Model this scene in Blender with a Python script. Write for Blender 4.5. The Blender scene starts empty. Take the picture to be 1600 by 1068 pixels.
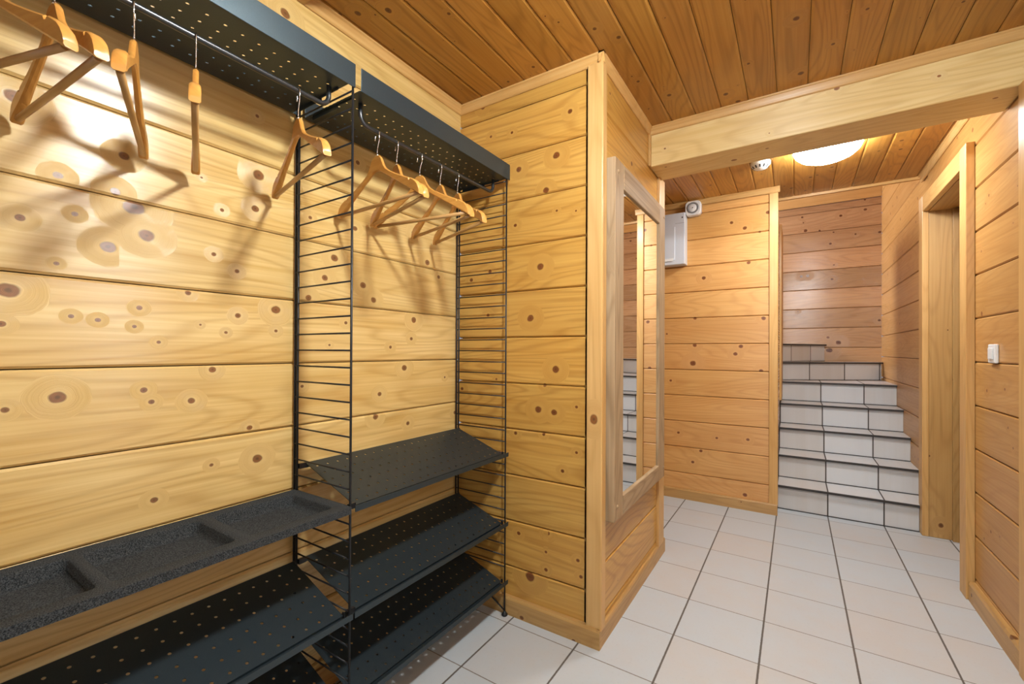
import bpy, bmesh, math, random
from mathutils import Vector, Matrix
random.seed(7)
S = bpy.context.scene
COL = S.collection
PI = math.pi
H = 1.18                      # eye height of the camera

# ------------------------------------------------------------------ materials
class NT:
    def __init__(s, name):
        m = bpy.data.materials.new(name); m.use_nodes = True
        s.m = m; s.t = m.node_tree; s.t.nodes.clear()
        s.out = s.n('ShaderNodeOutputMaterial')
        s.b = s.n('ShaderNodeBsdfPrincipled')
        s.l(s.b.outputs[0], s.out.inputs[0])
    def n(s, typ, **k):
        x = s.t.nodes.new(typ)
        for a, v in k.items(): setattr(x, a, v)
        return x
    def l(s, a, b): s.t.links.new(a, b)
    def put(s, sock, v):
        if hasattr(v, 'is_output') or isinstance(v, bpy.types.NodeSocket): s.l(v, sock)
        else: sock.default_value = v
    def math(s, op, a, b=0.0, c=0.0, clamp=False):
        x = s.n('ShaderNodeMath', operation=op); x.use_clamp = clamp
        s.put(x.inputs[0], a); s.put(x.inputs[1], b); s.put(x.inputs[2], c)
        return x.outputs[0]
    def mix(s, f, a, b, mode='MIX'):
        x = s.n('ShaderNodeMix', data_type='RGBA', blend_type=mode)
        s.put(x.inputs[0], f); s.put(x.inputs[6], a); s.put(x.inputs[7], b)
        return x.outputs[2]
    def comb(s, x, y, z=0.0):
        c = s.n('ShaderNodeCombineXYZ')
        s.put(c.inputs[0], x); s.put(c.inputs[1], y); s.put(c.inputs[2], z)
        return c.outputs[0]
    def sep(s, v):
        c = s.n('ShaderNodeSeparateXYZ'); s.l(v, c.inputs[0]); return c.outputs
    def noise(s, v, scale=1.0, detail=2.0, rough=.5, dist=0.0):
        x = s.n('ShaderNodeTexNoise', noise_dimensions='3D')
        s.l(v, x.inputs['Vector']); x.inputs['Scale'].default_value = scale
        x.inputs['Detail'].default_value = detail; x.inputs['Roughness'].default_value = rough
        x.inputs['Distortion'].default_value = dist
        return x.outputs['Fac'], x.outputs['Color']
    def ramp(s, f, lo, hi, smooth=True):
        x = s.n('ShaderNodeMapRange', interpolation_type='SMOOTHSTEP' if smooth else 'LINEAR')
        s.put(x.inputs['Value'], f); s.put(x.inputs['From Min'], lo); s.put(x.inputs['From Max'], hi)
        return x.outputs[0]
    def bump(s, h, strength, dist=.002):
        x = s.n('ShaderNodeBump'); x.inputs['Strength'].default_value = strength
        x.inputs['Distance'].default_value = dist; s.l(h, x.inputs['Height'])
        s.l(x.outputs[0], s.b.inputs['Normal'])
    def set(s, **k):
        for a, v in k.items(): s.put(s.b.inputs[a.replace('_', ' ')], v)

def c4(c): return (c[0], c[1], c[2], 1.0)
def srgb(r, g, b):
    f = lambda v: (v/255)/12.92 if v/255 <= .04045 else ((v/255+.055)/1.055)**2.4
    return (f(r), f(g), f(b), 1.0)

def pine(name, light, mid, dark, knot=(70, 38, 20), rough=.33, knots=.55, kscale=4.0, kmax=.024, ring=.5, spec=.5, aniso=.7, board=False):
    t = NT(name)
    uv = t.n('ShaderNodeUVMap').outputs[0]
    o = t.sep(uv); u, v = o[0], o[1]
    wob, wobc = t.noise(uv, 26.0, 2.0)
    if board:       # every piece of a board carries its own knot: centre in uv and radius
        cand = []
        for nm in ('knot', 'knot_next'):
            ka = t.n('ShaderNodeAttribute', attribute_name=nm); kc = t.n('ShaderNodeSeparateColor'); t.l(ka.outputs['Color'], kc.inputs[0])
            du = t.math('MULTIPLY', t.math('SUBTRACT', u, kc.outputs[0]), .88); dv = t.math('SUBTRACT', v, kc.outputs[1]); z_ = kc.outputs[2]
            d_ = t.math('SQRT', t.math('ADD', t.math('MULTIPLY', du, du), t.math('MULTIPLY', dv, dv)))
            d_ = t.math('ADD', d_, t.math('MULTIPLY', t.math('MULTIPLY', t.math('SUBTRACT', wob, .5), z_), .7))
            cand.append((d_, z_))
        (d1, z1), (d2, z2) = cand
        near = t.math('LESS_THAN', t.math('MULTIPLY', d2, t.math('MAXIMUM', z1, .0001)), t.math('MULTIPLY', d1, z2))
        def pick(x, y):
            q = t.n('ShaderNodeMix', data_type='FLOAT'); t.l(near, q.inputs[0]); t.l(x, q.inputs[2]); t.l(y, q.inputs[3]); return q.outputs[0]
        d, size = pick(d1, d2), pick(z1, z2)
        pres = t.math('GREATER_THAN', size, .0005); size = t.math('MAXIMUM', size, .0004)
    else:           # one candidate per voronoi cell, random size and presence
        kv = t.n('ShaderNodeTexVoronoi', voronoi_dimensions='2D', feature='F1')
        kv.inputs['Scale'].default_value = kscale; kv.inputs['Randomness'].default_value = .95
        t.l(t.comb(t.math('MULTIPLY', u, .80), v), kv.inputs['Vector'])
        d = t.math('DIVIDE', kv.outputs['Distance'], kscale)
        d = t.math('ADD', d, t.math('MULTIPLY', t.math('SUBTRACT', wob, .5), .006))
        rc = t.n('ShaderNodeSeparateColor'); t.l(kv.outputs['Color'], rc.inputs[0])
        pres = t.math('LESS_THAN', rc.outputs[0], knots)
        size = t.math('MULTIPLY', t.math('ADD', t.math('MULTIPLY', t.math('POWER', rc.outputs[1], 2.2), kmax), .0040), pres)
        size = t.math('MAXIMUM', size, .0004)
    core = t.math('SUBTRACT', 1.0, t.ramp(d, t.math('MULTIPLY', size, .70), t.math('MULTIPLY', size, 1.02)))
    core = t.math('MULTIPLY', core, pres)
    halo = t.math('SUBTRACT', 1.0, t.ramp(d, size, t.math('MULTIPLY', size, 2.6)))
    halo = t.math('MULTIPLY', halo, pres)
    wide = t.math('MULTIPLY', t.math('SUBTRACT', 1.0, t.ramp(d, t.math('MULTIPLY', size, .8), t.math('MULTIPLY', size, 3.6))), pres)
    # grain coordinate bends into rings round a knot
    g = t.n('ShaderNodeMix', data_type='FLOAT'); t.l(t.math('MULTIPLY', wide, .34), g.inputs[0]); t.l(v, g.inputs[2]); t.l(d, g.inputs[3])
    g = g.outputs[0]
    fine, _ = t.noise(t.comb(t.math('MULTIPLY', u, 1.6), t.math('MULTIPLY', g, 95.0), 3.1), 1.0, 3.0, .6)
    med, _ = t.noise(t.comb(t.math('MULTIPLY', u, .9), t.math('MULTIPLY', g, 17.0), 7.7), 1.0, 2.0)
    low, _ = t.noise(t.comb(t.math('MULTIPLY', u, .55), t.math('MULTIPLY', g, 4.6), 1.3), 1.0, 1.5, .45, .25)
    rg = t.math('SINE', t.math('MULTIPLY', low, 150.0))
    rg = t.math('POWER', t.math('ADD', t.math('MULTIPLY', rg, .5), .5), 3.5)
    blot, _ = t.noise(uv, 3.2, 2.0)
    f = t.math('ADD', t.math('MULTIPLY', fine, .70), t.math('MULTIPLY', med, .5))
    f = t.math('ADD', f, t.math('MULTIPLY', t.math('SUBTRACT', blot, .5), .35))
    f = t.ramp(f, .40, .82, False)
    col = t.mix(f, c4(light), c4(mid))
    col = t.mix(t.math('MULTIPLY', rg, ring*.62), col, c4(dark))
    col = t.mix(t.math('MULTIPLY', halo, .22), col, c4(light))
    col = t.mix(t.math('MULTIPLY', t.math('MULTIPLY', wide, t.math('SUBTRACT', 1.0, halo)), .16), col, c4(dark))
    kn, _ = t.noise(uv, 60.0, 2.0)
    kcol = t.mix(kn, srgb(*knot), srgb(knot[0]*1.75, knot[1]*1.6, knot[2]*1.4))
    rim = t.ramp(d, t.math('MULTIPLY', size, .62), size)
    kcol = t.mix(t.math('MULTIPLY', rim, .6), kcol, srgb(38, 20, 11))
    krg = t.math('SINE', t.math('MULTIPLY', d, 2600.0))
    kcol = t.mix(t.math('MULTIPLY', t.math('ADD', t.math('MULTIPLY', krg, .5), .5), .35), kcol, srgb(knot[0]*.6, knot[1]*.5, knot[2]*.5))
    heart = t.math('SUBTRACT', 1.0, t.ramp(d, t.math('MULTIPLY', size, .08), t.math('MULTIPLY', size, .38)))
    kcol = t.mix(t.math('MULTIPLY', heart, .55), kcol, srgb(30, 15, 9))
    col = t.mix(t.math('MULTIPLY', core, .92), col, kcol)
    at = t.n('ShaderNodeAttribute', attribute_name='tint')
    col = t.mix(1.0, col, at.outputs['Color'], 'MULTIPLY')
    t.set(Base_Color=col, Roughness=t.math('ADD', rough, t.math('MULTIPLY', fine, .10)))
    t.b.inputs['Specular IOR Level'].default_value = spec
    tg = t.n('ShaderNodeTangent', direction_type='UV_MAP'); t.l(tg.outputs[0], t.b.inputs['Tangent'])
    t.b.inputs['Anisotropic'].default_value = aniso; t.b.inputs['Anisotropic Rotation'].default_value = .25
    t.bump(t.math('ADD', fine, t.math('MULTIPLY', rg, .4)), .22, .001)
    return t.m

def lin(r, g, b): return srgb(r, g, b)[:3]
M = {}
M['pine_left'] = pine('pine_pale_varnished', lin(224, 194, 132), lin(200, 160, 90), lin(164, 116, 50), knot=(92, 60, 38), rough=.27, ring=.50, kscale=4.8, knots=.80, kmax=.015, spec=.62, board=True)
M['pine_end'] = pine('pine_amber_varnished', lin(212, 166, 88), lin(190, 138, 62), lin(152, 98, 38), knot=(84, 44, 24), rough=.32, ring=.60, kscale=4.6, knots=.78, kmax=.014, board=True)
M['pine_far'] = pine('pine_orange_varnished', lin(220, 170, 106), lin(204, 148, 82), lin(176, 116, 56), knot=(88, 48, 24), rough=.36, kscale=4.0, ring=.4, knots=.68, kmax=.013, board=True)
M['pine_ceiling'] = pine('pine_dark_honey', lin(194, 140, 64), lin(172, 116, 45), lin(132, 82, 28), knot=(74, 40, 18), rough=.36, kscale=7.0, kmax=.012, knots=.8, ring=.6, board=True)
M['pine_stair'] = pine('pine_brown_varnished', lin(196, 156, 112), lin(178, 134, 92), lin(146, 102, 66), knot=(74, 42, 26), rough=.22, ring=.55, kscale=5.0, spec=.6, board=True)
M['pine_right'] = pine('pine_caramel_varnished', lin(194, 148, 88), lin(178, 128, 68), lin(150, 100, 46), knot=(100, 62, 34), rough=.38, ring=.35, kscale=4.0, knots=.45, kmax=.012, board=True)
M['pine_trim'] = pine('pine_trim_varnished', lin(216, 174, 112), lin(202, 154, 90), lin(176, 128, 66), knot=(96, 60, 32), rough=.34, ring=.40, knots=.12)
M['pine_beam'] = pine('pine_beam_pale', lin(226, 200, 144), lin(212, 178, 114), lin(184, 142, 82), knot=(104, 64, 34), rough=.36, ring=.45, kscale=5.0, knots=.55, kmax=.010)
M['pine_jamb'] = pine('pine_jamb_laminated', lin(196, 156, 98), lin(178, 136, 78), lin(148, 106, 56), knot=(80, 50, 28), rough=.4, ring=.5, kscale=6.0, knots=.35, kmax=.012)
M['weathered'] = pine('weathered_grey_wood', lin(182, 156, 122), lin(156, 128, 94), lin(122, 96, 66), knot=(92, 70, 52), rough=.6, ring=.7, knots=.12, spec=.3)
M['hanger'] = pine('hanger_lacquered_wood', lin(208, 152, 78), lin(190, 130, 58), lin(164, 106, 42), knots=0.0, rough=.28, ring=.3)
M['bar'] = pine('hanger_bar_wood', lin(188, 146, 90), lin(170, 126, 72), lin(144, 102, 54), knots=0.0, rough=.4, ring=.3)

def flat(name, col, rough=.5, metal=0.0, spec=.5, noise=0.0, nscale=300.0, bumpy=0.0):
    t = NT(name)
    tc = t.n('ShaderNodeTexCoord').outputs['Object']
    f, _ = t.noise(tc, nscale, 2.0)
    a = [max(0, x*(1-noise)) for x in col[:3]]; b = [min(1, x*(1+noise)) for x in col[:3]]
    t.set(Base_Color=t.mix(f, c4(a), c4(b)), Roughness=rough, Metallic=metal)
    t.b.inputs['Specular IOR Level'].default_value = spec
    if bumpy: t.bump(f, bumpy, .0006)
    return t.m

M['black'] = flat('black_powder_coat', (.018, .024, .028), .38, 0, .62, .35, 500, .22)
M['black'].node_tree.nodes['Principled BSDF'].inputs['Specular Tint'].default_value = (.66, .88, 1.0, 1.0)
M['wire'] = flat('black_coated_wire', (.014, .014, .015), .42, 0, .4, .2, 300)
M['rail'] = flat('black_polished_rail', (.016, .018, .020), .30, 0, .8, .2, 300)
M['chrome'] = flat('bright_chromed_wire', (.75, .76, .77), .16, 1.0, .5, .03)
M['white'] = flat('white_plastic', (.80, .80, .79), .35, 0, .5, .03)
M['grey_box'] = flat('pale_grey_enclosure', (.60, .63, .68), .42, 0, .5, .03)
M['dark'] = flat('dark_plastic', (.03, .03, .03), .5, 0, .5, .1)
M['mid_grey'] = flat('grey_plastic', (.22, .22, .22), .5, 0, .5, .1)
M['nosing'] = flat('dark_step_edge', (.045, .040, .038), .5, 0, .4, .2)
M['plaster'] = flat('pale_blue_plaster', (.55, .60, .72), .8, 0, .2, .03, 40)
M['mirror'] = flat('mirror_silvering', (.92, .93, .92), .015, 1.0, .5, .0)

def felt():
    t = NT('charcoal_pressed_felt')
    tc = t.n('ShaderNodeTexCoord').outputs['Object']
    f, _ = t.noise(tc, 420.0, 3.0, .7)
    f2, _ = t.noise(tc, 900.0, 2.0, .7)
    col = t.mix(t.ramp(f, .35, .72), c4((.010, .011, .012)), c4((.075, .080, .082)))
    col = t.mix(t.ramp(f2, .62, .74), col, c4((.16, .17, .17)))
    t.set(Base_Color=col, Roughness=.95); t.b.inputs['Specular IOR Level'].default_value = .15
    t.bump(f, .6, .0015); return t.m
M['felt'] = felt()

def tile(name, a, b, gx=.011, gy=.0065, gcol=(95, 88, 82), gcol2=(128, 118, 110)):
    t = NT(name)
    uv = t.n('ShaderNodeUVMap').outputs[0]
    o = t.sep(uv)
    fx = t.math('FRACT', t.math('ADD', o[0], 1000.0)); fy = t.math('FRACT', t.math('ADD', o[1], 1000.0))
    ex = t.math('MINIMUM', fx, t.math('SUBTRACT', 1.0, fx)); ey = t.math('MINIMUM', fy, t.math('SUBTRACT', 1.0, fy))
    wob, _ = t.noise(uv, 40.0, 2.0)
    wob = t.math('MULTIPLY', t.math('SUBTRACT', wob, .5), .006)
    mx = t.math('SUBTRACT', 1.0, t.ramp(t.math('ADD', ex, wob), gx*.75, gx*1.35))
    my = t.math('SUBTRACT', 1.0, t.ramp(t.math('ADD', ey, wob), gy*.75, gy*1.45))
    wn = t.n('ShaderNodeTexWhiteNoise', noise_dimensions='2D')
    t.l(t.comb(t.math('FLOOR', o[0]), t.math('FLOOR', o[1])), wn.inputs['Vector'])
    wv = wn.outputs['Value']
    n1, _ = t.noise(uv, 2.3, 4.0, .6); n2, _ = t.noise(uv, 26.0, 3.0, .65)
    f = t.math('ADD', t.math('MULTIPLY', n1, .9), t.math('MULTIPLY', t.math('SUBTRACT', wv, .5), .55))
    col = t.mix(t.ramp(f, .25, .80, False), srgb(*a), srgb(*b))
    col = t.mix(t.math('MULTIPLY', t.ramp(n2, .55, .8), .22), col, srgb(a[0]*.86, a[1]*.80, a[2]*.74))
    col = t.mix(my, col, srgb(*gcol2)); col = t.mix(mx, col, srgb(*gcol))
    g = t.math('MAXIMUM', mx, my)
    t.set(Base_Color=col, Roughness=t.math('ADD', .30, t.math('MULTIPLY', g, .5)))
    t.b.inputs['Specular IOR Level'].default_value = .45
    t.bump(t.math('SUBTRACT', t.math('MULTIPLY', n2, .06), g), .35, .002)
    return t.m
M['tile'] = tile('cream_floor_tile', (188, 195, 200), (192, 190, 188))
M['tile_stair'] = tile('cream_stair_tile', (216, 218, 220), (204, 200, 196), .012, .001, (70, 62, 58), (70, 62, 58))

def glowing(name, col, strength):
    m = bpy.data.materials.new(name); m.use_nodes = True; t = m.node_tree; t.nodes.clear()
    o = t.nodes.new('ShaderNodeOutputMaterial'); e = t.nodes.new('ShaderNodeEmission')
    e.inputs[0].default_value = c4(col); e.inputs[1].default_value = strength
    t.links.new(e.outputs[0], o.inputs[0]); return m
M['lamp_near'] = glowing('lit_opal_glass_warm', (.92, .985, 1.0), 560.0)
M['lamp_far'] = glowing('lit_opal_glass_neutral', (.92, .97, 1.0), 92.0)

def pane_glass():
    m = bpy.data.materials.new('window_glass'); m.use_nodes = True; t = m.node_tree; t.nodes.clear()
    o = t.nodes.new('ShaderNodeOutputMaterial'); a = t.nodes.new('ShaderNodeBsdfTransparent')
    g = t.nodes.new('ShaderNodeBsdfGlossy'); g.inputs['Roughness'].default_value = .02
    f = t.nodes.new('ShaderNodeFresnel'); f.inputs[0].default_value = 1.45
    x = t.nodes.new('ShaderNodeMixShader')
    t.links.new(f.outputs[0], x.inputs[0]); t.links.new(a.outputs[0], x.inputs[1]); t.links.new(g.outputs[0], x.inputs[2])
    t.links.new(x.outputs[0], o.inputs[0]); return m
M['glass'] = pane_glass()

# ------------------------------------------------------------------ mesh builder
class MB:
    def __init__(s): s.v = []; s.f = []; s.uv = []; s.tint = []; s.mi = []; s.sm = []; s.kn = {}
    def vert(s, p): s.v.append(tuple(p)); return len(s.v)-1
    def face(s, idx, uv=None, tint=1.0, mi=0, smooth=False, kn=None):
        if kn: s.kn[len(s.f)] = kn
        s.f.append(tuple(idx)); s.uv.append(uv or [(0, 0)]*len(idx)); s.tint.append(tint); s.mi.append(mi); s.sm.append(smooth)
    def poly(s, pts, uv=None, tint=1.0, mi=0, smooth=False):
        s.face([s.vert(p) for p in pts], uv, tint, mi, smooth)
    def box(s, x0, x1, y0, y1, z0, z1, grain='z', tint=None, mi=0):
        """box with wood uv in metres; u runs along the grain axis"""
        tint = random.uniform(.93, 1.04) if tint is None else tint
        ou, ov = random.uniform(0, 40), random.uniform(0, 40)
        P = [(x, y, z) for z in (z0, z1) for y in (y0, y1) for x in (x0, x1)]
        Q = [(0, 2, 3, 1), (4, 5, 7, 6), (0, 1, 5, 4), (2, 6, 7, 3), (0, 4, 6, 2), (1, 3, 7, 5)]
        ax = 'xyz'.index(grain); b = len(s.v); s.v += P
        for k, q in enumerate(Q):
            pts = [P[i] for i in q]
            na = (2, 2, 1, 1, 0, 0)[k]
            rest = [a for a in (0, 1, 2) if a != na]
            if ax in rest: ua, va = ax, [a for a in rest if a != ax][0]
            else: ua, va = rest
            s.face([b+i for i in q], [(p[ua]+ou, p[va]+ov+k*.37) for p in pts], tint, mi)
    def extrude(s, prof, u0, u1, fn, tint=None, mi=0, cap=True, smooth=False):
        """closed profile [(a,b)] swept along u; fn(u,a,b)->point"""
        tint = random.uniform(.90, 1.06) if tint is None else tint
        ou, ov = random.uniform(0, 40), random.uniform(0, 40)
        n = len(prof); A = [s.vert(fn(u0, a, b)) for a, b in prof]; B = [s.vert(fn(u1, a, b)) for a, b in prof]
        acc = 0
        for i in range(n):
            j = (i+1) % n; L = math.hypot(prof[j][0]-prof[i][0], prof[j][1]-prof[i][1])
            s.face([A[i], A[j], B[j], B[i]], [(u0+ou, acc+ov), (u0+ou, acc+L+ov), (u1+ou, acc+L+ov), (u1+ou, acc+ov)], tint, mi, smooth); acc += L
        if cap:
            s.face(A[::-1], [(a+ou, b+ov) for a, b in prof[::-1]], tint, mi); s.face(B, [(a+ou, b+ov) for a, b in prof], tint, mi)
    def tube(s, pts, r, seg=10, tint=1.0, mi=0, cap=True, closed=False):
        pts = [Vector(p) for p in pts]; rings = []; n = len(pts); ref = None; acc = 0
        for i, p in enumerate(pts):
            if closed: d = (pts[(i+1) % n]-pts[i-1]).normalized()
            elif i == 0: d = (pts[1]-pts[0]).normalized()
            elif i == n-1: d = (pts[-1]-pts[-2]).normalized()
            else: d = ((pts[i+1]-p).normalized()+(p-pts[i-1]).normalized()).normalized()
            if ref is None:
                ref = Vector((0, 0, 1)) if abs(d.z) < .9 else Vector((1, 0, 0))
            a = (ref-d*ref.dot(d)).normalized(); b = d.cross(a); ref = a
            rr = r[i] if isinstance(r, (list, tuple)) else r
            rings.append([s.vert(p+(a*math.cos(2*PI*k/seg)+b*math.sin(2*PI*k/seg))*rr) for k in range(seg)])
        m = n if closed else n-1
        for i in range(m):
            A, B = rings[i], rings[(i+1) % n]; L = (pts[(i+1) % n]-pts[i]).length
            for k in range(seg):
                j = (k+1) % seg
                s.face([A[k], A[j], B[j], B[k]], [(acc, k*r_(r)), (acc, (k+1)*r_(r)), (acc+L, (k+1)*r_(r)), (acc+L, k*r_(r))], tint, mi, True)
            acc += L
        if cap and not closed: s.face(rings[0][::-1], None, tint, mi); s.face(rings[-1], None, tint, mi)
    def lathe(s, prof, fn, seg=32, tint=1.0, mi=0, smooth=True):
        """prof [(r, h)], fn(x,y,h)->point"""
        R = []
        for r, h in prof:
            if r < 1e-6: R.append([s.vert(fn(0, 0, h))])
            else: R.append([s.vert(fn(r*math.cos(2*PI*k/seg), r*math.sin(2*PI*k/seg), h)) for k in range(seg)])
        for i in range(len(R)-1):
            A, B = R[i], R[i+1]
            for k in range(seg):
                j = (k+1) % seg
                q = [A[k % len(A)], A[j % len(A)], B[j % len(B)], B[k % len(B)]]
                q2 = []
                for x in q:
                    if x not in q2: q2.append(x)
                if len(q2) > 2: s.face(q2, None, tint, mi, smooth)
    def build(s, name, mats, parent=None, loc=None, bevel=0.0, recalc=True, solid=0.0, weld=False, subsurf=0):
        me = bpy.data.meshes.new(name); me.from_pydata(s.v, [], s.f)
        me.uv_layers.new(name='UVMap'); me.color_attributes.new('tint', 'FLOAT_COLOR', 'CORNER')
        fu, fc = [], []
        for uv, tn in zip(s.uv, s.tint):
            t = tn if isinstance(tn, tuple) else (tn, tn, tn)
            for c in uv: fu += [c[0], c[1]]; fc += [t[0], t[1], t[2], 1.0]
        me.uv_layers['UVMap'].data.foreach_set('uv', fu); me.color_attributes['tint'].data.foreach_set('color', fc)
        if s.kn:
            for w, nm in enumerate(('knot', 'knot_next')):
                me.color_attributes.new(nm, 'FLOAT_COLOR', 'CORNER'); fk = []
                for i, p in enumerate(s.f): fk += list(s.kn[i][w] if i in s.kn else (-90.0, -90.0, 0.0, 1.0))*len(p)
                me.color_attributes[nm].data.foreach_set('color', fk)
        me.polygons.foreach_set('use_smooth', s.sm); me.polygons.foreach_set('material_index', s.mi)
        for m in (mats if isinstance(mats, list) else [mats]): me.materials.append(m)
        if recalc or weld:
            bm = bmesh.new(); bm.from_mesh(me)
            if weld: bmesh.ops.remove_doubles(bm, verts=bm.verts, dist=1e-5)
            if recalc: bmesh.ops.recalc_face_normals(bm, faces=bm.faces)
            bm.to_mesh(me); bm.free()
        o = bpy.data.objects.new(name, me); COL.objects.link(o)
        if parent is not None: o.parent = parent
        if loc is not None: o.location = loc
        if solid:
            md = o.modifiers.new('thickness', 'SOLIDIFY'); md.thickness = solid; md.offset = 0
        if bevel:
            md = o.modifiers.new('edges', 'BEVEL'); md.width = bevel; md.segments = 2; md.limit_method = 'ANGLE'; md.angle_limit = .6
        if subsurf:
            md = o.modifiers.new('smooth', 'SUBSURF'); md.levels = subsurf; md.render_levels = subsurf
        return o
def r_(r): return (r[0] if isinstance(r, (list, tuple)) else r)*.6

def tag(o, label=None, cat=None, group=None, kind=None):
    if label: o['label'] = label
    if cat: o['category'] = cat
    if group: o['group'] = group
    if kind: o['kind'] = kind
    return o
def thing(name, label, cat, loc=(0, 0, 0), rotz=0.0, group=None):
    o = bpy.data.objects.new(name, None); o.empty_display_size = .05; COL.objects.link(o)
    o.location = loc; o.rotation_euler = (0, 0, rotz)
    return tag(o, label, cat, group)
def struct(o): o['kind'] = 'structure'; return o
def dup(root, loc, rotz=0.0, label=None):
    r = root.copy(); COL.objects.link(r); r.location = loc; r.rotation_euler = (0, 0, rotz)
    if label: r['label'] = label
    for ch in list(root.children):
        c = ch.copy(); COL.objects.link(c); c.parent = r
        for g in list(ch.children):
            d = g.copy(); COL.objects.link(d); d.parent = c
    return r

# ------------------------------------------------------------------ walls of boards
def plank(mb, u0, u1, z0, z1, fn, tint, th, c, kn, cd=None):
    """one chamfered board; its face is split between knots so that each piece knows its own knot"""
    ou, ov = random.uniform(0, 40), random.uniform(0, 40)
    cols = sorted(q for q in kn if u0 < q[0] < u1); cut = set()
    for q in cols: cut |= {q[0]-4*q[2], q[0]-1.5*q[2], q[0]+1.5*q[2], q[0]+4*q[2]}
    us = [u0]
    for x in sorted(cut):
        if us[-1]+1e-4 < x < u1-1e-4: us.append(x)
    us.append(u1); own = []
    for x, y in zip(us[:-1], us[1:]):       # the two knots that reach furthest into this piece
        r = sorted(cols, key=lambda q: abs((x+y)/2-q[0])/q[2])[:2]; r = [q for q in r if abs((x+y)/2-q[0]) < 5*q[2]+(y-x)]
        own.append(tuple((r+[None, None])[:2]))
    cd = cd or c
    prof = [(-th, z0), (-cd, z0), (0, z0+c), (0, z1-c), (-cd, z1), (-th, z1)]
    V = [[mb.vert(fn(u, n, z)) for n, z in prof] for u in us]
    for i, (A, B) in enumerate(zip(V[:-1], V[1:])):
        k = tuple((q[0]+ou, q[1]+ov, q[2], 1.0) if q else (-90.0, -90.0, 0.0, 1.0) for q in own[i])
        a, b = us[i]+ou, us[i+1]+ou
        for j in range(6):
            q = (j+1) % 6; za, zb = prof[j][1]+ov, prof[q][1]+ov
            if j == 5: za, zb = ov, ov+.1
            mb.face([A[j], A[q], B[q], B[j]], [(a, za), (a, zb), (b, zb), (b, za)], tint, 0, False, k if j in (1, 2, 3) else None)
    mb.face(V[0][::-1], [(n+ou, z+ov) for n, z in prof[::-1]], tint); mb.face(V[-1], [(n+ou, z+ov) for n, z in prof], tint)
def random_knots(u0, u1, z0, z1, per_m, smax):
    out = []; u = u0+random.expovariate(per_m)
    while u < u1-.02:
        out.append((u, random.uniform(z0+.01, z1-.01), .0025+smax*random.random()**2.2)); u += .035+random.expovariate(per_m)
    return out

BP = .2065                    # board pitch
def boards(mb, u0, u1, z0, z1, fn, phase, pitch=BP, th=.022, ch=.0055, gap=.0028, lo=.90, hi=1.05, holes=(), knots=None, kden=2.6, ksize=.013):
    """horizontal boards from z0 to z1; fn(u, n, z) -> point, n>0 towards the room"""
    k = math.floor((z0-phase)/pitch); cuts = [z0]
    z = phase+k*pitch
    while z < z1-1e-4:
        if z > z0+1e-4: cuts.append(z)
        z += pitch
    cuts.append(z1)
    for a, b in zip(cuts[:-1], cuts[1:]):
        tint = random.uniform(lo, hi); tint = (tint*random.uniform(.99, 1.01), tint, tint*random.uniform(.96, 1.02))
        g = gap/2; c = min(ch, (b-a)/4)
        spans = [(u0, u1)]
        for hu0, hu1, hz0, hz1 in holes:
            if a < hz1-.02 and b > hz0+.02:
                spans = [q for s0, s1 in spans for q in ((s0, min(s1, hu0)), (max(s0, hu1), s1)) if q[1]-q[0] > .01]
        for s0, s1 in spans:
            if knots is None: kk = random_knots(s0, s1, a, b, kden, ksize)
            else:
                kk = [q for q in knots if a-.004 <= q[1] <= b+.004 and s0 < q[0] < s1]
                seen = [q[0] for q in kk]; lo_u, hi_u = (min(x[0] for x in knots)-.02, max(x[0] for x in knots)+.02)
                kk += [q for q in random_knots(s0, s1, a, b, kden, ksize) if not lo_u < q[0] < hi_u]
            plank(mb, s0, s1, a+g, b-g, fn, tint, th, c, kk)
def backing(mb, u0, u1, z0, z1, fn, n0=-.06, n1=-.022):
    P = [fn(u, n, z) for z in (z0, z1) for n in (n0, n1) for u in (u0, u1)]
    b = len(mb.v); mb.v += P
    for q in [(0, 2, 3, 1), (4, 5, 7, 6), (0, 1, 5, 4), (2, 6, 7, 3), (0, 4, 6, 2), (1, 3, 7, 5)]:
        mb.face([b+i for i in q], [(0, 0)]*4, .35)

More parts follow.
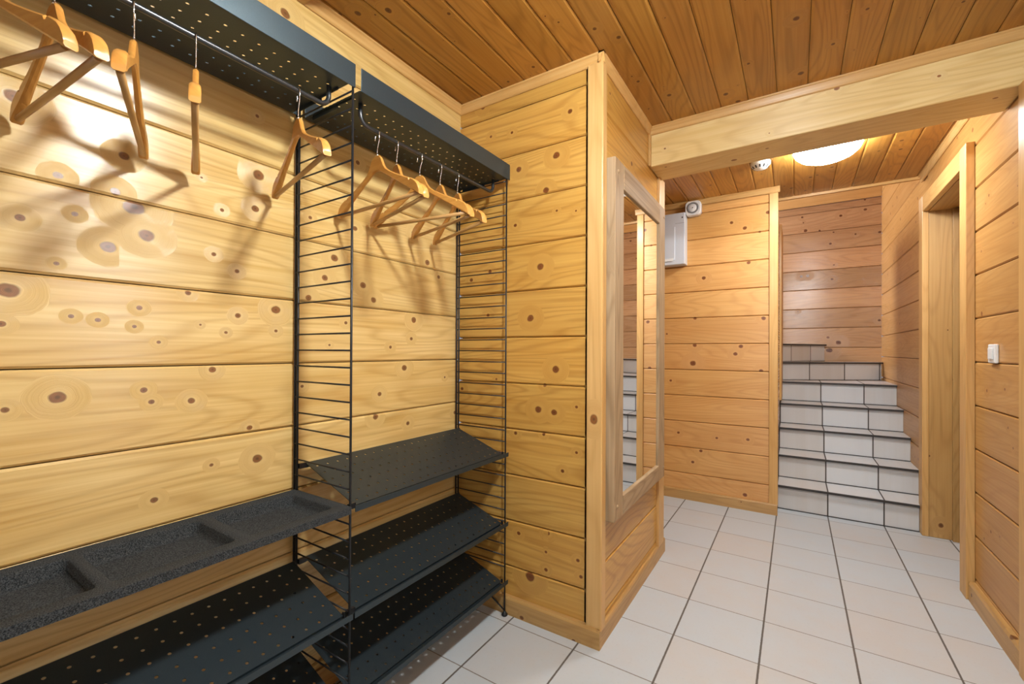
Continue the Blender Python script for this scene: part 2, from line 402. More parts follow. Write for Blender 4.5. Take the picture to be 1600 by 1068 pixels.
# knots seen in the photograph: (place along the wall, height, radius) in metres
KN = {'wall_left': [(0.209,1.457,0.0082),(0.293,1.487,0.0059),(0.399,1.533,0.0207),(0.425,1.467,0.0163),(0.351,1.424,0.0138),(0.363,1.560,0.0108),(0.379,1.652,0.0110),(0.265,1.566,0.0086),(0.264,1.369,0.0043),(0.193,1.301,0.0161),(0.412,1.282,0.0064),(0.288,1.253,0.0051),(0.334,1.247,0.0053),(0.402,1.235,0.0048),(0.452,1.197,0.0050),(0.516,1.332,0.0069),(0.578,1.448,0.0063),(0.639,1.410,0.0066),(0.643,1.279,0.0076),(0.546,1.247,0.0035),(0.611,1.228,0.0046),(0.756,1.238,0.0061),(0.755,1.305,0.0142),(0.690,1.608,0.0107),(0.598,1.579,0.0055),(0.700,1.713,0.0157),(0.577,1.122,0.0090),(0.184,1.230,0.0066),(0.546,1.655,0.0036),(0.268,1.071,0.0143),(0.422,1.075,0.0073),(0.438,1.044,0.0066),(0.527,1.039,0.0096),(0.191,1.051,0.0067),(0.702,0.845,0.0137),(0.576,0.853,0.0054),(0.445,0.791,0.0082),(0.678,0.943,0.0077),(0.964,1.507,0.0137),(0.926,1.431,0.0112),(0.866,1.355,0.0108),(1.088,1.426,0.0122),(1.136,1.375,0.0125),(1.433,1.571,0.0129),(1.508,1.517,0.0089),(1.352,1.309,0.0138),(1.339,1.228,0.0082),(1.013,1.278,0.0070),(1.300,1.105,0.0135),(1.169,1.005,0.0101),(0.845,1.057,0.0064),(1.150,0.917,0.0126),(1.322,0.868,0.0095),(1.626,0.879,0.0093),(1.553,1.053,0.0060),(1.223,1.191,0.0078),(0.946,1.196,0.0045),(0.779,2.263,0.0165),(0.694,1.893,0.0059),(1.060,1.883,0.0096),(0.870,1.627,0.0065),(1.050,1.633,0.0096),(1.347,1.683,0.0110),(0.197,1.710,0.0162)],
 'wall_end': [(-1.247,2.333,0.0122),(-0.793,2.180,0.0107),(-1.200,2.181,0.0075),(-1.082,2.169,0.0073),(-0.856,2.011,0.0164),(-1.045,1.993,0.0129),(-0.906,1.872,0.0138),(-0.853,1.775,0.0054),(-1.062,1.744,0.0087),(-0.764,1.759,0.0053),(-0.931,1.544,0.0167),(-0.980,1.322,0.0169),(-0.856,1.100,0.0163),(-0.939,0.923,0.0167),(-0.862,0.917,0.0136),(-0.908,1.031,0.0083),(-0.758,0.948,0.0066),(-1.055,0.809,0.0086),(-0.911,0.819,0.0069),(-0.757,0.760,0.0066),(-0.821,0.675,0.0081),(-0.890,0.398,0.0110),(-1.036,0.364,0.0086),(-0.749,0.319,0.0079),(-0.898,0.316,0.0069),(-1.201,1.549,0.0090),(-1.312,1.518,0.0093),(-1.212,1.345,0.0090),(-1.162,1.047,0.0059),(-1.366,0.992,0.0094),(-0.977,0.187,0.0225),(-0.898,0.240,0.0082),(-0.735,0.256,0.0079)],
 'wall_far': [(-0.411,2.161,0.0122),(-0.320,2.107,0.0144),(-0.171,2.199,0.0141),(-0.294,1.844,0.0143),(-0.606,1.756,0.0151),(-0.223,2.064,0.0095),(-0.670,1.441,0.0127),(-0.198,1.425,0.0141),(-0.886,1.321,0.0079),(-0.671,1.228,0.0152),(-0.346,1.219,0.0145),(-0.382,1.161,0.0145),(-0.684,1.087,0.0229),(-0.213,1.038,0.0141),(-0.854,0.941,0.0104),(-0.793,0.523,0.0103),(-0.510,0.511,0.0099),(-0.298,0.523,0.0119),(-0.683,0.301,0.0127),(-0.624,0.397,0.0126),(-0.316,0.107,0.0144)],
 'wall_stair_back': [(0.058,2.641,0.0111),(0.070,2.580,0.0070),(0.395,2.605,0.0134),(0.597,2.636,0.0144),(0.593,2.736,0.0098),(0.090,2.492,0.0180),(0.214,2.476,0.0109),(0.334,2.440,0.0088),(0.307,2.323,0.0122),(0.517,2.395,0.0092),(0.710,2.388,0.0129),(0.338,2.096,0.0088),(0.109,1.999,0.0152),(0.051,1.997,0.0139),(0.322,1.946,0.0135),(0.707,1.501,0.0129),(0.289,1.332,0.0135),(0.376,1.277,0.0235),(0.300,1.197,0.0270)],
 'wall_right': [(2.772,1.877,0.0085),(2.514,1.691,0.0050),(2.473,1.824,0.0049),(2.811,1.851,0.0058),(2.797,1.010,0.0086),(2.597,1.030,0.0065),(2.565,0.878,0.0064),(2.752,0.397,0.0084),(2.652,0.410,0.0054),(2.516,0.805,0.0063)]}

XL, YE, XP, YF, XR = -1.383, 1.660, -.660, 3.700, .718
ZC = 2.37
YP = 2.625                    # far face of the pillar
YB, YS = -1.9, 5.70           # behind the camera / back wall of the stairs
PA, PB = .102, .206           # seam phases of the two wall directions

def wall(name, mat, u0, u1, z0, z1, fn, phase, bz=True, **k):
    mb = MB(); boards(mb, u0, u1, z0, z1, fn, phase, knots=KN.get(name), **k)
    hs = k.get('holes', ())
    if not hs: backing(mb, u0, u1, z0, z1, fn)
    else:
        h = hs[0]
        backing(mb, u0, h[0], z0, z1, fn); backing(mb, h[1], u1, z0, z1, fn)
        if h[2] > z0: backing(mb, h[0], h[1], z0, h[2], fn)
        if h[3] < z1: backing(mb, h[0], h[1], h[3], z1, fn)
    return struct(mb.build(name, mat))

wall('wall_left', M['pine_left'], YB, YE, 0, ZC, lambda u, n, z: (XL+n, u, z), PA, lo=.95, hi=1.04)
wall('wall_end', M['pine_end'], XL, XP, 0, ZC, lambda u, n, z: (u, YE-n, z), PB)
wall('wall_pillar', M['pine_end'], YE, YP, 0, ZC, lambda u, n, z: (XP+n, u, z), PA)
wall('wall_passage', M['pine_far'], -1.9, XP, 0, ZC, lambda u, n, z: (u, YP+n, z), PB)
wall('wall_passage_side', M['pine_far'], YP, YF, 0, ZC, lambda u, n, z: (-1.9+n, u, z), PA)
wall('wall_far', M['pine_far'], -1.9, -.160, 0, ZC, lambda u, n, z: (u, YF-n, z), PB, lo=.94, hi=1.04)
WIN = (.80, 1.12, 1.12, 2.02)
FILL_WIN2 = (-.45, .45, .15, 2.05); FILL_WIN3 = (4.5, 5.45, 2.4, 3.1)  # openings for the two added fill windows
DOOR = (3.03, 3.82, 0, 2.10)
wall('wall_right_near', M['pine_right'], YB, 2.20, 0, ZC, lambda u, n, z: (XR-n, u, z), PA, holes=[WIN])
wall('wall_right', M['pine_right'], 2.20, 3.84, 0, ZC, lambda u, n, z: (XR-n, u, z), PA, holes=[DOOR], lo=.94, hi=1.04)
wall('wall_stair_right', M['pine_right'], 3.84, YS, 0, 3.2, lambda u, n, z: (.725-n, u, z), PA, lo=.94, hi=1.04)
wall('wall_stair_back', M['pine_stair'], -2.0, .725, 0, 2.747, lambda u, n, z: (u, YS-n, z), PB-.012, lo=.80, hi=1.14)
wall('wall_stair_left', M['pine_stair'], 3.74, 5.00, 0, 2.30, lambda u, n, z: (-.120+n, u, z), PA)
wall('wall_rear', M['pine_end'], XL, XR, 0, ZC, lambda u, n, z: (u, YB+n, z), PB, holes=[FILL_WIN2])
wall('wall_upper_side', M['pine_stair'], 3.99, YS, 2.3, 3.2, lambda u, n, z: (-2.0+n, u, z), PA, holes=[FILL_WIN3])
wall('wall_upper_front', M['pine_stair'], -2.0, .725, 2.44, 3.2, lambda u, n, z: (u, 4.0+n, z), PB)

# upper board of the stair back wall; paler wood stands in for light
mb = MB(); mb.box(-2.0, .725, YS-.016, YS+.02, 2.749, 2.87, 'x', 1.05); mb.box(-2.0, .725, YS-.02, YS, 2.872, 3.2, 'x')
struct(mb.build('trim_1', M['pine_trim'], bevel=.003))

# ceiling: tongue and groove boards running away from the camera
def ceil_boards(mb, x0, x1, y0, y1, z, phase, pitch=.1167):
    k = math.floor((x0-phase)/pitch); cuts = [x0]; x = phase+k*pitch
    while x < x1-1e-4:
        if x > x0+.004: cuts.append(x)
        x += pitch
    cuts.append(x1)
    for a, b in zip(cuts[:-1], cuts[1:]):
        if b-a < .012: continue
        g, c = .0010, .008; t = random.uniform(.84, 1.08); t = (t, t*random.uniform(.97, 1.02), t*random.uniform(.93, 1.04))
        plank(mb, y0, y1, a+g, b-g, lambda u, n, w: (w, u, z-n), t, .018, c, random_knots(y0, y1, a, b, 4.2, .011), .0032)
    mb.box(x0, x1, y0, y1, z+.018, z+.05, 'y', .4)
mb = MB()
ceil_boards(mb, XL, XR, YB, 2.45, ZC, -.306)
ceil_boards(mb, -1.9, XR, 2.45, 3.99, ZC, -.129)
struct(mb.build('ceiling', M['pine_ceiling']))
mb = MB(); ceil_boards(mb, -2.0, .725, 3.99, YS, 3.2, -.1)
struct(mb.build('ceiling_stairwell', M['pine_ceiling']))

# floor tiles (uv in tile units, same grid as the photograph)
TX, TY, TX0, TY0 = .31043, .31309, -.42522, 1.58776
mb = MB()
tuv = lambda x, y: ((x-TX0)/TX, (y-TY0)/TY)
x0, x1, y0, y1 = -1.95, 1.0, YB-.05, 3.90
mb.poly([(x0, y0, 0), (x1, y0, 0), (x1, y1, 0), (x0, y1, 0)], [tuv(x0, y0), tuv(x1, y0), tuv(x1, y1), tuv(x0, y1)])
mb.poly([(x0, y0, -.05), (x0, y1, -.05), (x1, y1, -.05), (x1, y0, -.05)], [tuv(x0, y0)]*4)
struct(mb.build('floor', M['tile'], recalc=False))

# crown mouldings
CR = [(0, 0), (.022, 0), (.022, -.006), (.017, -.010), (.012, -.022), (.009, -.036), (.005, -.040), (0, -.040)]
mb = MB()
mb.extrude(CR, .842, YE, lambda u, a, b: (XL+a, u, ZC+b))
mb.extrude(CR, YB, .50, lambda u, a, b: (XL+a, u, ZC+b))
mb.extrude(CR, XL, XP+.022, lambda u, a, b: (u, YE-a, ZC+b))
mb.extrude(CR, YE-.022, 2.36, lambda u, a, b: (XP+a, u, ZC+b))
mb.extrude(CR, XP, XR, lambda u, a, b: (u, 2.36-a, ZC+b))
struct(mb.build('trim_2', M['pine_trim']))
mb = MB()
mb.extrude(CR, -1.9, -.095, lambda u, a, b: (u, YF-.012-a, ZC+b))
mb.extrude(CR, 2.59, 3.99, lambda u, a, b: (XR-a, u, ZC+b))
mb.box(-.16, XR, 3.975, 3.998, 2.352, 2.378, 'x', 1.05)
struct(mb.build('trim_3', M['pine_trim']))

# beam, corner post of the pillar, posts
mb = MB(); mb.box(XP, XR, 2.36, 2.59, 2.165, 2.369, 'x', 1.03)
struct(mb.build('ceiling_beam', M['pine_beam'], bevel=.006))
mb = MB(); mb.box(XL, XR, .50, .842, 2.33, 2.369, 'x', .9)
struct(mb.build('trim_4', M['pine_trim'], bevel=.003))
mb = MB(); mb.box(-.708, -.641, 1.645, 1.690, .07, 2.335, 'z', 1.04)
struct(mb.build('trim_5', M['pine_trim'], bevel=.004))
mb = MB(); mb.box(-.672, -.645, 2.525, YP+.01, .07, 2.17, 'z', 1.0)
mb.box(XP, -.648, 2.340, 2.364, 2.165, 2.335, 'z', .95)
struct(mb.build('trim_6', M['pine_trim'], bevel=.003))
mb = MB(); mb.box(-.162, -.106, 3.688, 3.742, .07, 2.335, 'z', 1.03)
struct(mb.build('trim_7', M['pine_trim'], bevel=.004))
mb = MB(); mb.box(-.150, -.104, 4.55, 5.02, .75, 2.31, 'z', 1.05)
struct(mb.build('trim_8', M['pine_trim'], bevel=.003))
mb = MB(); mb.box(.688, XR+.01, 2.20, 2.365, 0, 2.165, 'z', .97)
struct(mb.build('trim_9', M['pine_trim'], bevel=.004))

# baseboards
BB = [(0, 0), (.024, 0), (.024, .068), (.018, .078), (0, .078)]
def base(name, u0, u1, fn):
    mb = MB(); mb.extrude(BB, u0, u1, fn, 1.0); return struct(mb.build(name, M['pine_jamb']))
base('baseboard_end', XL, XP+.0150, lambda u, a, b: (u, YE-a, b))
base('baseboard_pillar', YE-.0225, YP+.045, lambda u, a, b: (XP+a*.6, u, b))
base('baseboard_far', -1.9, -.108, lambda u, a, b: (u, YF-a*.7, b))
base('baseboard_right', 2.365, 2.945, lambda u, a, b: (XR-a, u, b*1.15))
base('baseboard_left', YB, YE-.024, lambda u, a, b: (XL+a*.6, u, b))

# door in the right wall
d1 = MB(); d1.box(.855, .895, 3.03, 3.82, .005, 2.10, 'z', .9)
dr = struct(d1.build('door_1', M['pine_jamb'], bevel=.003))
def dpart(name, args, mat='pine_trim', bev=.003, **k):
    m = MB()
    for a in args: m.box(*a, **k)
    return m.build(name, M[mat], dr, bevel=bev)
dpart('casing', [(.686, XR, 2.948, 3.045, 0, 2.19, 'z', 1.02)])
dpart('casing', [(.686, XR, 3.812, 3.905, 0, 2.19, 'z', 1.0)])
dpart('casing', [(.687, XR, 3.045, 3.812, 2.09, 2.19, 'y', 1.0)])
dpart('jamb', [(XR, .855, 3.815, 3.86, 0, 2.12, 'z', .98)], 'pine_jamb')
dpart('jamb', [(XR, .855, 2.99, 3.035, 0, 2.12, 'z', .98)], 'pine_jamb')
dpart('lintel', [(XR, .855, 3.035, 3.815, 2.085, 2.12, 'y', .95)], 'pine_jamb')
dpart('door_stop', [(.825, .855, 3.79, 3.815, 0, 2.085, 'z', .8)], 'pine_jamb')
m = MB(); m.lathe([(0, 0), (.025, 0), (.025, .006), (.009, .01), (.009, .05), (0, .05)], lambda a, b, h: (.855-h, 3.10+a, 1.02+b), 20)
m.tube([(.81, 3.10, 1.02), (.808, 3.12, 1.02), (.808, 3.22, 1.02)], .008, 10)
m.build('handle', M['chrome'], dr)

# unseen windows; the rear and stairwell ones are invented to add fill light
def window(name, fn, ua, ub, za, zb, loc, rot, energy, col):
    """fn(u, n, z) -> point, n outwards through the wall"""
    w = bpy.data.objects.new(name, None); COL.objects.link(w); w.location = fn((ua+ub)/2, 0, za); struct(w)
    def part(nm, bs, mat):
        m = MB()
        for u0, u1, n0, n1, z0, z1, g in bs:
            p, q = fn(u0, n0, z0), fn(u1, n1, z1)
            m.box(min(p[0], q[0]), max(p[0], q[0]), min(p[1], q[1]), max(p[1], q[1]), z0, z1, g)
        o = m.build(nm, M[mat], w, bevel=.002); o.matrix_parent_inverse = Matrix.Translation(w.location).inverted()
    g = 'y' if abs(fn(1, 0, 0)[1]-fn(0, 0, 0)[1]) > .5 else 'x'
    part('window_frame', [(ua, ua+.05, -.005, .06, za, zb, 'z'), (ub-.05, ub, -.005, .06, za, zb, 'z'), (ua+.05, ub-.05, -.005, .06, za, za+.05, g), (ua+.05, ub-.05, -.005, .06, zb-.05, zb, g)], 'pine_trim')
    part('pane', [(ua+.05, ub-.05, .026, .032, za+.05, zb-.05, 'z')], 'glass')
    L = bpy.data.lights.new('daylight_fill', 'AREA'); L.shape = 'RECTANGLE'; L.size = ub-ua-.1; L.size_y = zb-za-.1
    if 'y' in rot: L.size, L.size_y = L.size_y, L.size
    L.energy = energy; L.color = col
    lo = bpy.data.objects.new('daylight_fill', L); COL.objects.link(lo)
    lo.location = fn((ua+ub)/2, .10, (za+zb)/2)
    lo.rotation_euler = {'-x': (0, math.radians(90), 0), '+y': (math.radians(90), 0, 0), '+x': (0, math.radians(-90), 0)}[rot]
    if rot in ('-x', '+x'): L.size, L.size_y = zb-za-.1, ub-ua-.1
window('window_1', lambda u, n, z: (XR+n, u, z), *WIN, None, '-x', 7, (.74, .87, 1.0))
window('fill_window_2', lambda u, n, z: (u, YB-n, z), *FILL_WIN2, None, '+y', 22, (.50, .75, 1.0))  # made-up rear opening, added as cool fill
window('fill_window_3', lambda u, n, z: (-2.0-n, u, z), *FILL_WIN3, None, '+x', 115, (.86, .88, 1.0))  # made-up upstairs opening, added to brighten the stairwell

# ------------------------------------------------------------------ staircase
st = thing('staircase', 'cream tiled staircase with dark step edges climbing from the corridor and turning left', 'stairs', (.305, 3.86, 0))
def spart(mb, name, mat): 
    o = mb.build(name, mat, st); o.matrix_parent_inverse = Matrix.Translation(st.location).inverted(); return o
R = .18; NY = [3.852, 4.100, 4.362, 4.620, 4.895]
sx0, sx1 = -.119, .724
def prism(mb, pts, z0, z1, mi=0, us=None, vflat=.5, tint=1.0):
    """vertical prism over a plan polygon, tile uv"""
    b0 = [mb.vert((p[0], p[1], z0)) for p in pts]; b1 = [mb.vert((p[0], p[1], z1)) for p in pts]; n = len(pts)
    us = us or [(p[0]-TX0)/TX for p in pts]
    mb.face(b1, [(us[i], vflat) for i in range(n)], tint, mi); mb.face(b0[::-1], [(us[i], vflat) for i in range(n)][::-1], tint, mi)
    for i in range(n):
        j = (i+1) % n
        mb.face([b0[i], b0[j], b1[j], b1[i]], [(us[i], vflat), (us[j], vflat), (us[j], vflat), (us[i], vflat)], tint, mi)
def step(k, n0, n1, m0, m1, us=None):
    """k-th step: nose line n0-n1 (left,right), next nose line m0-m1"""
    n0, n1, m0, m1 = map(Vector, (n0, n1, m0, m1)); z = R*k
    e = (n1-n0).normalized(); back = Vector((-e.y, e.x))
    r = MB(); q = [n0+back*.022, n1+back*.022, n1+back*.045, n0+back*.045]
    prism(r, q, z-R+.002, z-.016, 0, us); spart(r, 'riser', M['tile_stair'])
    t = MB(); q = [n0+back*.010, n1+back*.010, m1+back*.02, m0+back*.02]
    uu = [(p.x-TX0)/TX for p in q] if us is None else us
    prism(t, q, z-.014, z, 0, uu)
    tr = spart(t, 'tread', M['tile_stair'])
    e_ = MB(); q = [n0, n1, n1+back*.0098, n0+back*.0098]
    prism(e_, q, z-.016, z-.001, 0); 
    e_.build('edge_strip', M['nosing'], tr)
    g = MB(); q = [n0+back*.016, n1+back*.016, n1+back*.0218, n0+back*.0218]
    prism(g, q, z-R+.0005, z-R+.006, 0)
    g.build('joint', M['nosing'], tr)
for k in range(1, 5):
    step(k, (sx0, NY[k-1]), (sx1 if k > 1 else .683, NY[k-1]), (sx0, NY[k]), (sx1, NY[k]))
L6, R6 = (sx0, 5.03), (sx1, 5.60)
L7, R7 = (sx0, 5.06), (.275, 5.675)
step(5, (sx0, NY[4]), (sx1, NY[4]), L6, R6)
step(6, L6, R6, (sx0, 5.28), (sx1, 5.66), [.15, 3.05, 3.05, .15])
step(7, L7, R7, (-.60, 5.06), (-.30, 5.66), [.4, 2.75, 2.75, .4])

# ------------------------------------------------------------------ shelving: ladders
XF, XB1, XB2 = -1.086, -1.358, -1.372
def make_ladder(label):
    t = thing('ladder_panel', label, 'shelf ladder', (0, 0, 0), 0, 'wire ladder panels of the coat rack')
    m = MB(); m.tube([(XF, 0, .012), (XF, 0, 1.985)], .0036, 10); m.build('front_upright', M['wire'], t)
    for x in (XB1, XB2):
        m = MB(); m.tube([(x, 0, .185 if x == XB2 else .19), (x, 0, 1.985)], .0040, 10); m.build('rear_upright', M['wire'], t)
    rb = MB(); rb.tube([(XB2, 0, 0), (XF, 0, 0)], .0026, 8); first = None
    for k in range(-13, 22):
        z = .8740+.0506*k
        if first is None:
            first = rb.build('rung', M['wire'], t, (0, 0, z))
        else:
            c = first.copy(); COL.objects.link(c); c.parent = t; c.location = (0, 0, z)
    m = MB(); m.tube([(XF, 0, .022), (XB2, 0, .19)], .0036, 8); m.build('diagonal_brace', M['wire'], t)
    m = MB(); m.lathe([(0, 0), (.011, 0), (.0135, .003), (.0135, .008), (.008, .013), (.005, .02), (0, .02)], lambda a, b, h: (XF+a, b, h), 20)
    m.build('foot', M['wire'], t)
    return t
LY = (.004, .814, 1.624)
lad = make_ladder('black wire ladder panel in the middle, between the tray and the shoe shelves'); lad.location = (0, LY[1], 0)
dup(lad, (0, LY[2], 0), 0, 'black wire ladder panel nearest the corner, against the end wall')
dup(lad, (0, LY[0], 0), 0, 'black wire ladder panel at the left end, mostly outside the picture')

# perforated sheet: square grid of round holes, mapped onto the shelf surface
def perforated(mb, s0, s1, t_list, y_first, n_y, py, y0, y1, fn, rad=.0042):
    """s across the shelf (rows at t_list), y along it"""
    key = {}
    def V(s, y):
        k = (round(s, 5), round(y, 5))
        if k not in key: key[k] = mb.vert(fn(s, y))
        return key[k]
    ps = t_list[1]-t_list[0]
    es = [t-ps/2 for t in t_list]+[t_list[-1]+ps/2]; ey = [y_first+(j-.5)*py for j in range(n_y+1)]
    def q(a, b, c, d): mb.face([V(*a), V(*b), V(*c), V(*d)], None)
    for i, t in enumerate(t_list):
        for j in range(n_y):
            cy = y_first+j*py; a, b = es[i], es[i+1]; c, d = ey[j], ey[j+1]
            ring = []
            for k in range(12):
                ang = 2*PI*k/12
                ring.append(mb.vert(fn(t+rad*math.cos(ang), cy+rad*math.sin(ang))))
            edge = [(b, cy), (b, d), (t, d), (a, d), (a, cy), (a, c), (t, c), (b, c)]
            E = [V(*p) for p in edge]; ri = [0, 1.5, 3, 4.5, 6, 7.5, 9, 10.5]
            for k in range(8):
                if k % 2 == 0:      # edge middle -> corner : ring 3k/2 , +1 , (+1.5)
                    i0 = int(ri[k]); mb.face([E[k], E[(k+1) % 8], ring[(i0+2) % 12], ring[(i0+1) % 12], ring[i0]] if False else [E[k], E[(k+1) % 8], ring[(i0+1) % 12], ring[i0]], None)
                else:
                    i0 = int(ri[k]); mb.face([E[k], E[(k+1) % 8], ring[(i0+2) % 12], ring[(i0+1) % 12]], None)
                    mb.face([E[k], ring[(i0+1) % 12], ring[i0]], None)
    # plain margins
    for (a, b) in ((s0, es[0]), (es[-1], s1)):
        if b-a < 1e-4: continue
        ys = sorted(set([y0, y1]+[y for j in range(n_y) for y in (ey[j], y_first+j*py)]+[ey[-1]]))
        for c, d in zip(ys[:-1], ys[1:]): q((a, c), (b, c), (b, d), (a, d))
    for (c, d) in ((y0, ey[0]), (ey[-1], y1)):
        ss = sorted([x for i, t in enumerate(t_list) for x in (es[i], t)]+[es[-1]])
        for a, b in zip(ss[:-1], ss[1:]): q((a, c), (b, c), (b, d), (a, d))

# hat shelves with a clothes rail below
PH = .0385
def make_hat(label):
    t = thing('hat_shelf', label, 'shelf', (0, 0, 0), 0, 'hat shelves with rails')
    y0, y1 = .0, .803
    m = MB()
    xs = [-1.322+.038*i for i in range(6)]
    perforated(m, -1.366, -1.0815, xs, .0165, 20, PH, y0, .780, lambda s, y: (s, y, 0), .0040)
    m.build('shelf_pan', M['black'], t, solid=.0016)
    m = MB(); m.box(-1.0815, -1.079, y0, y1, -.001, .068); m.build('front_lip', M['black'], t, bevel=.0008)
    m = MB(); m.box(-1.368, -1.3655, y0, y1, -.001, .068); m.build('back_lip', M['black'], t, bevel=.0008)
    for yy in (y0+.006, .774):
        m = MB(); m.box(-1.33, -1.20, yy-.001, yy+.001, -.014, 0); m.box(-1.20, -1.12, yy-.001, yy+.001, -.007, 0)
        m.build('end_flange', M['black'], t)
    m = MB(); c = .03; ya, yb, zr, x = .044, .757, -.060, -1.14; P = [(x, ya, -.001)]
    P += [(x, ya+c-c*math.cos(k*PI/12), zr+c-c*math.sin(k*PI/12)) for k in range(7)]
    P += [(x, yb-c+c*math.sin(k*PI/12), zr+c-c*math.cos(k*PI/12)) for k in range(7)]
    P += [(x, yb, -.001)]
    m.tube(P, .0068, 14); m.build('clothes_rail', M['rail'], t)
    return t
hat = make_hat('long black hat shelf at the left, above the tray, its front lip catching cool light'); hat.location = (0, .015, 1.945)
dup(hat, (0, .838, 1.945), 0, 'black perforated hat shelf over the shoe shelves, beside the end wall')

# sloping shoe shelves
def make_shoe(label):
    t = thing('shoe_shelf', label, 'shelf', (0, 0, 0), 0, 'sloping perforated shoe shelves')
    zf, zb, xf, xb = 0.004, .092, -1.106, -1.352
    sl = lambda s, y: (s, y, zb+(s-xb)*(zf-zb)/(xf-xb))
    m = MB(); xs = [-1.323+.0405*i for i in range(6)]
    y0, y1 = .016, .794
    perforated(m, xb, xf, xs, .0392, 20, PH, y0, y1, sl, .0040)
    m.build('sloping_pan', M['black'], t, solid=.0016)
    m = MB()
    m.extrude([(xf, zf), (xf+.002, zf), (xf+.002, -.006), (-1.0775, -.006), (-1.0775, -.008), (xf, -.008)], y0+.002, y1-.002, lambda u, a, b: (a, u, b), 1.0)
    m.build('front_fold', M['black'], t)
    m = MB(); m.box(-1.0775, -1.0745, 0, .810, -.008, .010); m.build('front_lip', M['black'], t, bevel=.0008)
    m = MB(); m.box(xb-.002, xb, y0, y1, .076, .093); m.build('back_fold', M['black'], t)
    for ya, yb in ((-.007, .016), (.794, .7972)):
        for xa, za in ((-1.356, .078), (-1.104, -.004)):
            m = MB(); m.box(xa, xa+.010, ya, yb, za, za+.016); m.build('hook', M['wire'], t)
    return t
# z of the front lip: top .716, middle .407, bottom .148
sh = make_shoe('topmost of the three sloping black shoe shelves beside the end wall'); sh.location = (0, .824, .715)
dup(sh, (0, .824, .406), 0, 'middle one of the three sloping black shoe shelves beside the end wall')
dup(sh, (0, .824, .148), 0, 'lowest of the three sloping black shoe shelves beside the end wall')
dup(sh, (0, .008, .406), 0, 'sloping black shoe shelf directly under the charcoal tray')
dup(sh, (0, .008, .148), 0, 'lowest sloping black shoe shelf at the left, second below the tray')

# felt tray with three wells
def rrect(cx, cy, hx, hy, r, n=6):
    P = []
    for (sx, sy, a0) in ((1, 1, 0), (-1, 1, 90), (-1, -1, 180), (1, -1, 270)):
        for k in range(n+1):
            a = math.radians(a0+90*k/n); P.append((cx+sx*(hx-r)+r*math.cos(a), cy+sy*(hy-r)+r*math.sin(a)))
    return P
def make_tray():
    t = thing('storage_tray', 'charcoal felt tray with three shallow wells hung on the wire ladders', 'tray', (0, .012, .726))
    X0, X1, Y1 = -1.366, -1.0745, .798
    m = MB(); key = {}
    def V(x, y, z):
        k = (round(x, 5), round(y, 5), round(z, 5))
        if k not in key: key[k] = m.vert((x, y, z))
        return key[k]
    def loft(A, B):
        n = len(A)
        for i in range(n):
            j = (i+1) % n; q = []
            for x in (A[i], A[j], B[j], B[i]):
                if x not in q: q.append(x)
            if len(q) > 2: m.face(q, None, 1, 0, True)
    def side(zs, sgn):
        cells = ((0, .2695, .148), (.2695, .5245, .396), (.5245, Y1, .6535))
        for c0, c1, cy in cells:
            cx = -1.2185; L = rrect(cx, cy, .106, .115, .016)
            C = []
            for (x, y) in L:       # the matching point on the cell border
                dx, dy = x-cx, y-cy
                kx = ((X1-cx)/dx if dx > 0 else (X0-cx)/dx) if abs(dx) > 1e-9 else 9e9
                ky = ((c1-cy)/dy if dy > 0 else (c0-cy)/dy) if abs(dy) > 1e-9 else 9e9
                k = min(kx, ky); C.append((cx+dx*k, cy+dy*k))
            # snap the middle point of each rounded corner to the cell corner
            for ci, (px, py) in enumerate(((X1, c1), (X0, c1), (X0, c0), (X1, c0))):
                C[ci*7+3] = (px, py)
                for q in range(7):
                    x, y = C[ci*7+q]; C[ci*7+q] = (px if q <= 3 and ci in (0, 2) or q >= 3 and ci in (1, 3) else x, py if q >= 3 and ci in (0, 2) or q <= 3 and ci in (1, 3) else y)
            ring0 = [V(x, y, zs[0]) for x, y in C]; ring1 = [V(x, y, zs[0]) for x, y in L]
            loft(ring0, ring1)
            prev = ring1
            for ins, z in zs[1]:
                r = [V(x, y, z) for x, y in rrect(cx, cy, .106-ins, .115-ins, .016)]; loft(prev, r); prev = r
            m.face(prev if sgn > 0 else prev[::-1], None, 1, 0, False)
    side((0.0, [(.003, -.004), (.006, -.020), (.012, -.028), (.018, -.030)]), 1)
    side((-.020, [(.001, -.026), (.010, -.035), (.016, -.036)]), -1)
    # skirt
    m.poly([(X0, 0, 0), (X0, 0, -.02), (X1, 0, -.02), (X1, 0, 0)]); m.poly([(X0, Y1, 0), (X1, Y1, 0), (X1, Y1, -.02), (X0, Y1, -.02)])
    m.poly([(X1, 0, 0), (X1, 0, -.02), (X1, Y1, -.02), (X1, Y1, 0)]); m.poly([(X0, 0, 0), (X0, Y1, 0), (X0, Y1, -.02), (X0, 0, -.02)])
    m.build('tray_body', M['felt'], t, recalc=False)
    for yy in (.004, Y1-.004):
        h = MB(); h.box(-1.345, -1.11, yy-.006, yy+.006, -.0235, -.0205); h.build('support_wire', M['wire'], t)
make_tray()

